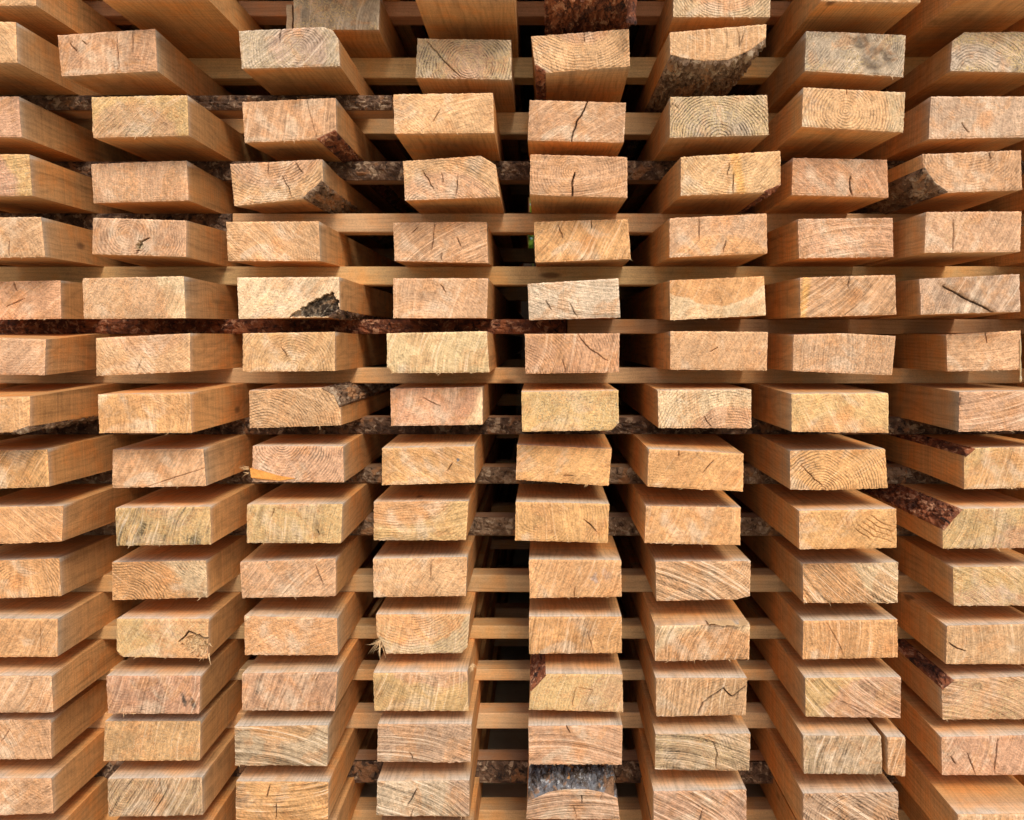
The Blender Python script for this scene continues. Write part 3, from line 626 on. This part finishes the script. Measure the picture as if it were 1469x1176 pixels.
    F = np.c_[a,b,cc,d]; mi = [0]*len(F)
    ring_i = np.r_[idx[0,:-1], idx[:-1,-1], idx[-1,:0:-1], idx[:0:-1,0]]     # counter-clockwise
    base = G[ring_i]; n = len(ring_i)
    # flattened section where the board lies on its spacers
    def flat(p):
        w = (p[:,0]-BL[0])/(BR[0]-BL[0]+1e-9)
        lb = BL[1]+(BR[1]-BL[1])*w; lt = TL[1]+(TR[1]-TL[1])*w
        vz = (p[:,1]-lb)/(lt-lb); return np.c_[p[:,0], np.clip(vz, -.03, 1.03)*(ztop-zbot)]
    fl = flat(base); skew = rng.uniform(-.003,.003)
    if c == 4 and r <= 3: skew = .006
    if c == 3 and r <= 3: skew = -.004
    secs = [.003,.006,.010,.016,.025,.038,.055,.08, YS-Y-.012, .3, .9, LEN]; secs = sorted(s for s in secs if s > 0)
    vs = [V]; prev = ring_i; off = nE; dys = []
    for s in secs:
        w = min(1, s/max(.03, YS-Y-.012)); w = w*w*(3-2*w)*.4+w*.6
        p = base*(1-w)+fl*w
        if s > .2: p = np.clip(p, [-1,0], [1, ztop-zbot])
        vs.append(np.c_[p[:,0]+skew*s, np.full(n, s), p[:,1]]); cur = np.arange(off, off+n); off += n; dys += [s]*n
        pn = np.roll(prev,-1); cn = np.roll(cur,-1)
        F = np.r_[F, np.c_[pn, prev, cur, cn]]; mi += [1]*n; prev = cur
    V = np.concatenate(vs); dys = np.array(dys)
    faces = F.tolist()+[prev[::-1].tolist()]; mi.append(1)
    ob = link(name, V-0, faces, [M['end'], M['side']], None, False, mi)
    ob.location = org
    me = ob.data
    st = np.array(TONE['O'])*.5+np.array(TONE['T'])*.42+np.array(TONE[o.get('ti','T')])*.08
    st = st*np.array([.98,.86,.63])*rng.choice([1,1,.92,.84,1.04])*(.68 if o.get('grey',0) >= .3 and r < 2 else 1)*(1+rng.uniform(-.1,.1))
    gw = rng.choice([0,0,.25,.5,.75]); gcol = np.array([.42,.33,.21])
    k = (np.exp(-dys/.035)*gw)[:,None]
    # pale front band: bleached edge, plus sky light painted onto the top faces
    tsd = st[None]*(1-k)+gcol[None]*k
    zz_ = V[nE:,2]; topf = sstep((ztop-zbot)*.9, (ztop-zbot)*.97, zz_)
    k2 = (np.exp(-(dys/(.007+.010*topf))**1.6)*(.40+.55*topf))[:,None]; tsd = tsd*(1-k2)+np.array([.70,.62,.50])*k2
    nS = len(dys)
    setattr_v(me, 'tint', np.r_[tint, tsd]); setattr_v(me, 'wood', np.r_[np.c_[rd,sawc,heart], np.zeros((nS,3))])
    setattr_v(me, 'mark', np.r_[np.c_[crack,edge,mold], np.zeros((nS,3))])
    am = np.array([o.get('ring', .42), sa, o.get('spk', 1.0)]); setattr_v(me, 'amp', np.r_[np.tile(am,(nE,1)), np.zeros((nS,3))])
    # bark over waney edges
    bk = o.get('bark', [])
    if bk:
        seq = {'TL':['TL'],'TR':['TR'],'BR':['BR'],'BL':['BL']}
        order = [('TL',), ('top',), ('TR',), ('BR',), ('bottom',), ('BL',)]
        pts = []
        for (kk,) in order:
            if kk in bk and kk in cut: pts += cut[kk]
        if pts:
            mx = np.mean(pts, 0); cen = np.array([(TL[0]+BR[0])/2, (TL[1]+BR[1])/2])
            big = len(bk) > 1
            bark_strip(pts, -.0012 if not big else .0008, .75, M[o['bt']], ob, seed, tuple(mx-cen), .0065 if big else .0045, .009 if big else .006)
    # loose fibres along the sawn edges
    nf = o.get('fr', rng.choice([0,0,2,0,3]))
    if nf:
        bp = [tuple(V[i]) for i in ring_i[:NU]]+[tuple(V[i]) for i in ring_i[NU+NV:2*NU+NV:3]]
        fibres(rng, bp, nf*2+2, .002, .006, lambda g_: Vector((g_.uniform(-1,1), g_.uniform(-1.2,.1), g_.choice([-1,-1,1])*g_.uniform(.1,.8))), M['fibre'], ob)
    tk = o.get('torn')
    if tk == 'corner':
        p0 = Vector(lo(P((548,925)))).to_3d(); pts = [(p0.x+rng.uniform(-.006,.008), rng.uniform(.002,.02), p0.y+rng.uniform(-.006,.012)) for _ in range(12)]
        fibres(rng, pts, 34, .008, .024, lambda g_: Vector((g_.uniform(-.7,.3), g_.uniform(-.7,-.1), g_.uniform(-1.1,-.2))), M['fibre'], ob, wid=.0011)
    if tk == 'hole':
        pts = []
        for _ in range(16):
            p0 = lo(P((rng.uniform(262,300), rng.uniform(908,942)))); pts.append((p0[0], .004, p0[1]))
        fibres(rng, pts, 26, .006, .016, lambda g_: Vector((g_.uniform(-1,.4), g_.uniform(-.5,-.1), g_.uniform(-.9,.3))), M['fibre'], ob, wid=.001)
    if tk == 'tuft':
        p0 = lo(P((676,958))); pts = [(p0[0]+rng.uniform(-.001,.002), .004+rng.uniform(0,.006), p0[1]+rng.uniform(-.002,.002)) for _ in range(6)]
        fibres(rng, pts, 12, .006, .013, lambda g_: Vector((g_.uniform(-.3,.3), g_.uniform(-.5,0), g_.uniform(-1,.2))), M['fibre'], ob, wid=.0007)
    if tk == 'orange':
        pg = [(360,671),(380,676),(400,682),(424,686),(402,689),(372,687),(362,684)]
        pp = [lo(P(p)) for p in pg]; n2 = len(pp)
        Vt = [(p[0], -.0015-(.003 if i in (0,6) else 0), p[1]) for i, p in enumerate(pp)]+[(p[0], .004, p[1]) for p in pp]
        Ft = [tuple(range(n2))]+[tuple(range(2*n2-1, n2-1, -1))]+[(i, n2+i, n2+(i+1)%n2, (i+1)%n2) for i in range(n2)]
        link('torn_splinter', Vt, Ft, [M['orange']], ob)
        pp = [lo(P(p)) for p in [(352,668),(362,671),(364,680),(354,676)]]
        p0 = pp[0]; pts = [(p0[0]+.004, 0, p0[1]-rng.uniform(0,.01)) for _ in range(6)]
        fibres(rng, pts, 8, .006, .013, lambda g_: Vector((-1, g_.uniform(-.4,0), g_.uniform(-.2,.4))), M['fibre'], ob, wid=.001)
    if o.get('flake'):
        # thin curled flake lying on the top edge
        Vt = []; Ft = []; nx, ny_ = 18, 5
        for j in range(ny_+1):
            for i in range(nx+1):
                s_ = i/nx; x_ = (1016+s_*58 - VX)*sc-x0
                edge_ = .0015*math.sin(i*1.9)+.0012*math.sin(i*4.3)
                Vt.append((x_, -.004+j*.004+(edge_ if j==0 else 0), TL[1]+.0012+.003*abs(math.cos(s_*2.4))*(1-j/ny_*.6)+.001*math.sin(i*.8)-(TL[1]-TR[1])*s_*.5))
        n0 = len(Vt); Vt += [(a_[0], a_[1], a_[2]-.0007) for a_ in Vt[:n0]]
        W = nx+1
        for j in range(ny_):
            for i in range(nx):
                a_ = j*W+i; Ft.append((a_, a_+1, a_+W+1, a_+W)); Ft.append((n0+a_, n0+a_+W, n0+a_+W+1, n0+a_+1))
        for i in range(nx): Ft.append((i, n0+i, n0+i+1, i+1))
        link('peeled_flake', Vt, Ft, [M['fibre']], ob)
    if o.get('drip'):
        for (px_, y0_, y1_, w_) in ((1464,486,548,.9),(1463,600,628,1.0)):
            A = lo(P((px_-1,y0_))); Bz = lo(P((px_-1,y1_))); Vt = []; Ft = []; ns = 24
            for j in range(ns+1):
                t = j/ns; rr_ = w_*.0011*(.45+.7*abs(math.sin(t*7+px_)))*(1 if j < ns else .1)
                if t > .86: rr_ = w_*.0022*math.sqrt(max(.02, 1-((t-.93)/.075)**2))
                for k_ in range(8):
                    a_ = k_*math.pi/4; Vt.append((A[0]+rr_*math.cos(a_), -.0012+rr_*math.sin(a_), A[1]+(Bz[1]-A[1])*t))
            for j in range(ns):
                for k_ in range(8): Ft.append((j*8+k_, j*8+(k_+1)%8, (j+1)*8+(k_+1)%8, (j+1)*8+k_))
            if y0_ < 560: link('resin_drip', Vt, Ft, [M['resin']], ob, True)
    if (r, c) == (-1, 4):
        # peeling strip of bark that hangs from the slab
        Vt = []; Ft = []; nx, ny_ = 10, 34
        for j in range(ny_+1):
            t = j/ny_; cxp = 902+8*t+2*math.sin(t*5); wd = 9*(1-.35*t+.15*math.sin(t*9))*(1 if t < .93 else .6)
            for i in range(nx+1):
                s_ = i/nx*2-1; pz = lo(P((cxp+s_*wd, -14+48*t+1.5*math.sin(i*2+j*.6)*(t>.9))))
                Vt.append((pz[0], -.002+.006*(s_*s_)+.006*math.sin(t*3)+.0012*mn.noise(Vector((s_*3, t*14, 3))), pz[1]))
        n0 = len(Vt); Vt += [(a_[0], a_[1]+.0014, a_[2]) for a_ in Vt[:n0]]; W = nx+1
        for j in range(ny_):
            for i in range(nx):
                a_ = j*W+i; Ft.append((a_, a_+W, a_+W+1, a_+1)); Ft.append((n0+a_, n0+a_+1, n0+a_+W+1, n0+a_+W))
        for j in range(ny_):
            for i in (0, nx):
                a_ = j*W+i; Ft.append((a_, a_+W, n0+a_+W, n0+a_))
        link('peeling_bark', Vt, Ft, [M['red']], ob)
    if 'side' in o and not label:
        if o['side'] == 'top': label = f"board of the topmost layer, above the photo, over the {NUM[c]} column" if 0 <= c < 8 else f"board of the topmost layer, above the photo, far {'left' if c<0 else 'right'}"
        else: label = f"outermost {o['side']} hand board, mostly beyond the frame, {NUM[r+1]} layer down"
    lab = label or f"{o['look']}, {NUM[c]} column from left, {NUM[r+1]} layer down"
    tag(ob, lab, 'board', 'sawn boards stacked in layers')
    return ob

for (r, c), o in sorted(D.items()):
    build_board(r, c, o)
# the strip split off the board in the seventh column
o = dict(q=[(1273,1058),(1299,1058),(1299,1114),(1274,1112)], ti='T', to='Y', saw=(80,1.4), look='', mold=.3, cracks=[], fr=0)
build_board(12, 6, o, 'narrow upright strip split off, beside the ridged board in the seventh column', 'split_strip')

# ------------------------------------------------------------------ spacer sticks
PALE = (.62,.40,.20); RED = (.42,.20,.11)
def stick(xa, xb, ztop, zbot, Yf, wid, label, tone=PALE, bark=None, seed=0, yaw=0., group='spacer sticks between the layers', crackline=None, grow=0.):
    rng = random.Random(seed+900); nx = max(8, int((xb-xa)/.012)); V = []; F = []; h = ztop-zbot; xc = (xa+xb)/2
    prof = [(0,.0012),(.0012,0),(wid-.001,0),(wid,.001),(wid,h-.001),(wid-.001,h),(.0012,h),(0,h-.0012)]
    np_ = len(prof)
    for i in range(nx+1):
        x = xa+(xb-xa)*i/nx; w1 = .0010*mn.noise(Vector((x*9, seed*3.1, 0))); w2 = .0022*mn.noise(Vector((x*3, seed*1.7, 5)))
        for (dy, dz) in prof:
            zz = dz+(w1 if 0 < dz < h else 0)
            if 0 < dz < h: zz = min(max(dz, .0005), h-.0005)
            V.append((x-xc, dy+w2+yaw*(x-xc), zz))
    for i in range(nx):
        for k in range(np_):
            a = i*np_+k; b = i*np_+(k+1)%np_; F.append((a, b, b+np_, a+np_))
    F.append(tuple(range(np_-1,-1,-1))); F.append(tuple(nx*np_+k for k in range(np_)))
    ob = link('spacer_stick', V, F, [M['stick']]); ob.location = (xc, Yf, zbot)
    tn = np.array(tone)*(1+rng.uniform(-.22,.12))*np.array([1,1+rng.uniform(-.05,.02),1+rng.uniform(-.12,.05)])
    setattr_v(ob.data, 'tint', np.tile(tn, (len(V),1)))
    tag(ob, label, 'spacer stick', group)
    if bark:
        # rough bark on the face towards the camera
        nx2 = int((xb-xa)/.0032); nz = 9; V = []; F = []
        for i in range(nx2+1):
            x = xa+(xb-xa)*i/nx2
            w2 = .0022*mn.noise(Vector((x*3, seed*1.7, 5)))
            for k in range(nz+1):
                t = k/nz; z = -grow+(h+grow)*t
                p3 = Vector((x*70, z*160, seed*9.1)); cel = mn.voronoi(p3*1.1)[0]; cr = min(1, (cel[1]-cel[0])*2.4)
                d = (.002+.0035*cr+.003*mn.fractal(p3, .9, 2.1, 3))*math.sqrt(max(0, math.sin(math.pi*min(1,max(0,t)))))
                z2 = z+(.0006*mn.noise(p3*3) if 0 < k < nz else 0)
                if k == 0 and grow: z2 += -.002*abs(mn.noise(Vector((x*60,1,seed))))
                V.append((x-xc, w2+yaw*(x-xc)-max(d, 0)-.0002, z2))
        W = nz+1
        for i in range(nx2):
            for k in range(nz): a = i*W+k; F.append((a+W, a+W+1, a+1, a))
        n0 = len(V); V += [(v_[0], yaw*v_[0]+.003, v_[2]) for v_ in V[:n0]]
        for i in range(nx2):
            for k in range(nz): a = n0+i*W+k; F.append((a, a+1, a+W+1, a+W))
            F.append((i*W, n0+i*W, n0+i*W+W, i*W+W)); F.append((i*W+nz, i*W+W+nz, n0+i*W+W+nz, n0+i*W+nz))
        for k in range(nz): F.append((k, k+1, n0+k+1, n0+k)); j = nx2*W+k; F.append((j+1, j, n0+j, n0+j+1))
        link('bark', V, F, [M[bark]], ob)
    return ob

XA = (-325-VX)*S; XB = (1725-VX)*S
def xat(px, Y): return (px-VX)*S*Y
for r in range(-1, 14):
    z1 = zb[r]; z0 = zt[r+1]
    if abs(st_top[r]-VY) > 110: Yf = min(1.17, max(1.085, abs(z1)/(abs(st_top[r]-VY)*S)))
    else: Yf = 1.13
    nm_ = f"between the {NUM[r+1]} and {NUM[r+2]} layers down"
    kw = dict(seed=r+5, yaw=random.Random(r).uniform(-.006,.006))
    wid = .034
    if r in (1,6,7,8): stick(XA, XB, z1, z0, Yf, wid, f"dark bark faced spacer stick {nm_}", (.36,.21,.12), {1:'dark',6:'dark',7:'grey',8:'grey'}[r], **kw)
    elif r == 13: stick(XA, XB, z1, z0, Yf, wid, f"thick scaly bark faced spacer stick {nm_}", (.36,.21,.12), 'dark', grow=.010, **kw)
    elif r == 0:
        stick(XA, XB, z1, z0, Yf+.03, wid, f"pale full width spacer stick {nm_}", PALE, **kw)
        stick(XA, xat(560,1.08), z1-.001, z1-.021, 1.092, .045, f"short waney bark stick ending mid stack, {nm_}", (.55,.33,.18), 'dark', seed=40, yaw=.0)
    elif r == 2:
        stick(XA, xat(332,Yf), z1, z0, Yf, wid, f"dark bark stick at the left, {nm_}", RED, 'dark', **kw)
        kw['seed'] = 51; kw['yaw'] = 0; stick(xat(334,Yf), XB, z1, z0, Yf, wid, f"long pale spacer stick {nm_}", PALE, **kw)
    elif r == 4:
        stick(XA, xat(812,Yf), z1, z0, Yf, wid, f"dark red bark stick at the left, {nm_}", RED, 'red', **kw)
        kw['seed'] = 53; kw['yaw'] = 0; stick(xat(814,Yf), XB, z1, z0, Yf, wid, f"pale brown stick at the right, {nm_}", (.50,.29,.15), **kw)
    else:
        stick(XA, XB, z1, z0, Yf, wid, f"pale sawn spacer stick {nm_}", PALE, **kw)
    rr_ = random.Random(r+70)
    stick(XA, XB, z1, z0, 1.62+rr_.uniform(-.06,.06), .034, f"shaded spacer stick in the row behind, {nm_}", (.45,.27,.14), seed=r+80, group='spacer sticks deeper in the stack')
def lath():
    x0, x1 = xat(411, 1.1), xat(419, 1.1); z0, z1 = zb[-1]+.0004, zt[-1]-.0004; V = []; F = []; n = 10
    for j in range(n+1):
        z = (z1-z0)*j/n; w = .0005*math.sin(j*1.3)
        V += [(w,0,z),(x1-x0+w,0,z),(x1-x0+w,.02,z),(w,.02,z)]
    for j in range(n):
        for k in range(4): a = j*4+k; b = j*4+(k+1)%4; F.append((a,b,b+4,a+4))
    F += [(3,2,1,0), tuple(n*4+k for k in range(4))]
    ob = link('lath', V, F, [M['side']]); ob.location = (x0, 1.1, z0); setattr_v(ob.data, 'tint', np.tile(np.array([.45,.33,.21]), (len(V),1)))
    tag(ob, 'thin upright lath beside the recessed weathered board at the top', 'lath')
lath()
def blocker():
    # unseen corrugated sheet, added to keep skylight out of the gaps
    n = 120; x0, x1, y0, y1 = XA-.05, XB+.05, 1.0, 2.55; V = []; F = []
    for i in range(n+1):
        x = x0+(x1-x0)*i/n; z = zt[-2]+.012+.010*math.cos(i*math.pi/2)
        V += [(x,y0,z),(x,y1,z),(x,y0,z+.0015),(x,y1,z+.0015)]
    for i in range(n):
        a = i*4; F += [(a,a+1,a+5,a+4),(a+2,a+6,a+7,a+3),(a,a+4,a+6,a+2),(a+1,a+3,a+7,a+5)]
    F += [(0,2,3,1),(n*4,n*4+1,n*4+3,n*4+2)]
    ob = link('blocker_sheet', V, F, [mat_plain('dull_sheet', (.22,.20,.18), .3, 8., .6)])
    tag(ob, 'corrugated cover sheet added out of view over the stack to keep skylight out', 'cover sheet')
blocker()
# sticks above the top visible layer and under the lowest
stick(XA, XB, zb[-2], zt[-1], 1.14, .034, 'reddish spacer stick lying on top of the uppermost visible layer', (.52,.27,.14), seed=33)
stick(XA, XB, zb[14], zb[14]-.024, 1.14, .034, 'pale spacer stick under the lowest layer of boards', PALE, seed=34)

# ------------------------------------------------------------------ ground, wall behind, shrub
def sheet(name, x0, x1, y0, y1, z, mat):
    o = link(name, [(x0,y0,z),(x1,y0,z),(x1,y1,z),(x0,y1,z)], [(0,1,2,3)], [mat]); tag(o, None, None, kind='structure'); return o
GZ = zb[14]-.026
sheet('ground', -60, 60, -60, 60, GZ, mat_plain('sawdust_ground', (.60,.49,.33), .25, 6., .95, .01))

def plank_wall():
    root = bpy.data.objects.new('plank_wall', None); COL.objects.link(root); root.location = (0, 3.32, GZ)
    tag(root, 'dark upright plank wall glimpsed through the gaps behind the stack', 'wall')
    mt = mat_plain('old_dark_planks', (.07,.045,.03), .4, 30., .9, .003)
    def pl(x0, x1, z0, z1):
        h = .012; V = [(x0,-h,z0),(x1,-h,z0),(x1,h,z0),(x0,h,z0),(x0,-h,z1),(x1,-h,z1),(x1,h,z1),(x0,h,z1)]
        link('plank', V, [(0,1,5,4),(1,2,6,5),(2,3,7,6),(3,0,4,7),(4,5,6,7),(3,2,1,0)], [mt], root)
    x = -1.7
    k = 0
    while x < 1.65:
        w = .17+.03*math.sin(k*2.3)
        if x < -.04 and x+w > -.10:
            pl(x, -.108, 0, 2.1); x = -.108
            pl(x, x+.078, 0, .325-GZ); pl(x, x+.078, .665-GZ, 2.1); x += .080
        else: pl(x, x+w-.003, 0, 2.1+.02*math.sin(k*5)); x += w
        k += 1
plank_wall()

def shrub():
    rng = random.Random(4); V = []; F = []
    for k in range(9000):
        a = rng.uniform(0, 6.283); rr = rng.random()**.5*.55; x = rr*math.cos(a); y = rr*math.sin(a); z = rng.uniform(.3, 1.95)
        s = rng.uniform(.02,.05); n = Vector((rng.gauss(0,1), rng.gauss(0,1), rng.gauss(0,1)+.6)).normalized()
        t = n.orthogonal().normalized(); b = n.cross(t); p = Vector((x,y,z)); i = len(V)
        V += [p-t*s, p+b*s*.5, p+t*s, p-b*s*.5]; F.append((i,i+1,i+2,i+3))
    root = bpy.data.objects.new('shrub', None); COL.objects.link(root); root.location = (-.10, 4.5, GZ)
    tag(root, 'bright green shrub glimpsed through the gap behind the stack', 'shrub')
    link('foliage', V, F, [mat_plain('leaves', (.36,.56,.05), .4, 20., .6, .001)], root)
    V = []; F = []
    for s in range(5):
        a0 = s*1.26; b0 = len(V)
        for j in range(7):
            t = j/6; cx = math.cos(a0)*.3*t; cy = math.sin(a0)*.3*t; r_ = .02*(1-t*.8)
            for k in range(6): V.append((cx+r_*math.cos(k*1.047), cy+r_*math.sin(k*1.047), t*1.6))
        for j in range(6):
            for k in range(6): F.append((b0+j*6+k, b0+j*6+(k+1)%6, b0+(j+1)*6+(k+1)%6, b0+(j+1)*6+k))
    link('stem', V, F, [mat_plain('shrub_stem', (.09,.06,.04), .3, 40.)], root)
shrub()

# ------------------------------------------------------------------ light
el, az = R(46), R(20)          # sun in front of the stack, a little to the right
w = bpy.data.worlds.new('World'); SC.world = w; w.use_nodes = True
nt = w.node_tree; nt.nodes.clear()
sky = nt.nodes.new('ShaderNodeTexSky'); sky.sky_type = 'NISHITA'; sky.sun_disc = False
sky.sun_elevation = el; sky.sun_rotation = math.pi-az; sky.dust_density = 3.0; sky.air_density = 1.0
bg = nt.nodes.new('ShaderNodeBackground'); bg.inputs[1].default_value = .09
wo = nt.nodes.new('ShaderNodeOutputWorld'); nt.links.new(sky.outputs[0], bg.inputs[0]); nt.links.new(bg.outputs[0], wo.inputs[0])
sl = bpy.data.lights.new('sun', 'SUN'); sl.energy = 1.5; sl.angle = R(22); sl.color = (1,.93,.84)
so = bpy.data.objects.new('sun', sl); COL.objects.link(so)
dirv = Vector((math.sin(az)*math.cos(el), -math.cos(az)*math.cos(el), math.sin(el)))
so.rotation_euler = dirv.to_track_quat('Z', 'Y').to_euler()

# ------------------------------------------------------------------ camera
cd = bpy.data.cameras.new('camera'); co = bpy.data.objects.new('camera', cd); COL.objects.link(co)
co.location = (0,0,0); co.rotation_euler = (math.pi/2, 0, 0)
cd.sensor_width = 36; cd.sensor_fit = 'HORIZONTAL'; cd.lens = 36/(W0*S)
cd.shift_x = -(VX-W0/2)/W0; cd.shift_y = (VY-H0/2)/W0
cd.clip_start = .01; cd.clip_end = 200
cd.dof.use_dof = True; cd.dof.focus_distance = 1.0; cd.dof.aperture_fstop = 8
SC.camera = co
SC.view_settings.view_transform = 'Standard'; SC.view_settings.look = 'None'
SC.view_settings.exposure = .85; SC.view_settings.gamma = 1
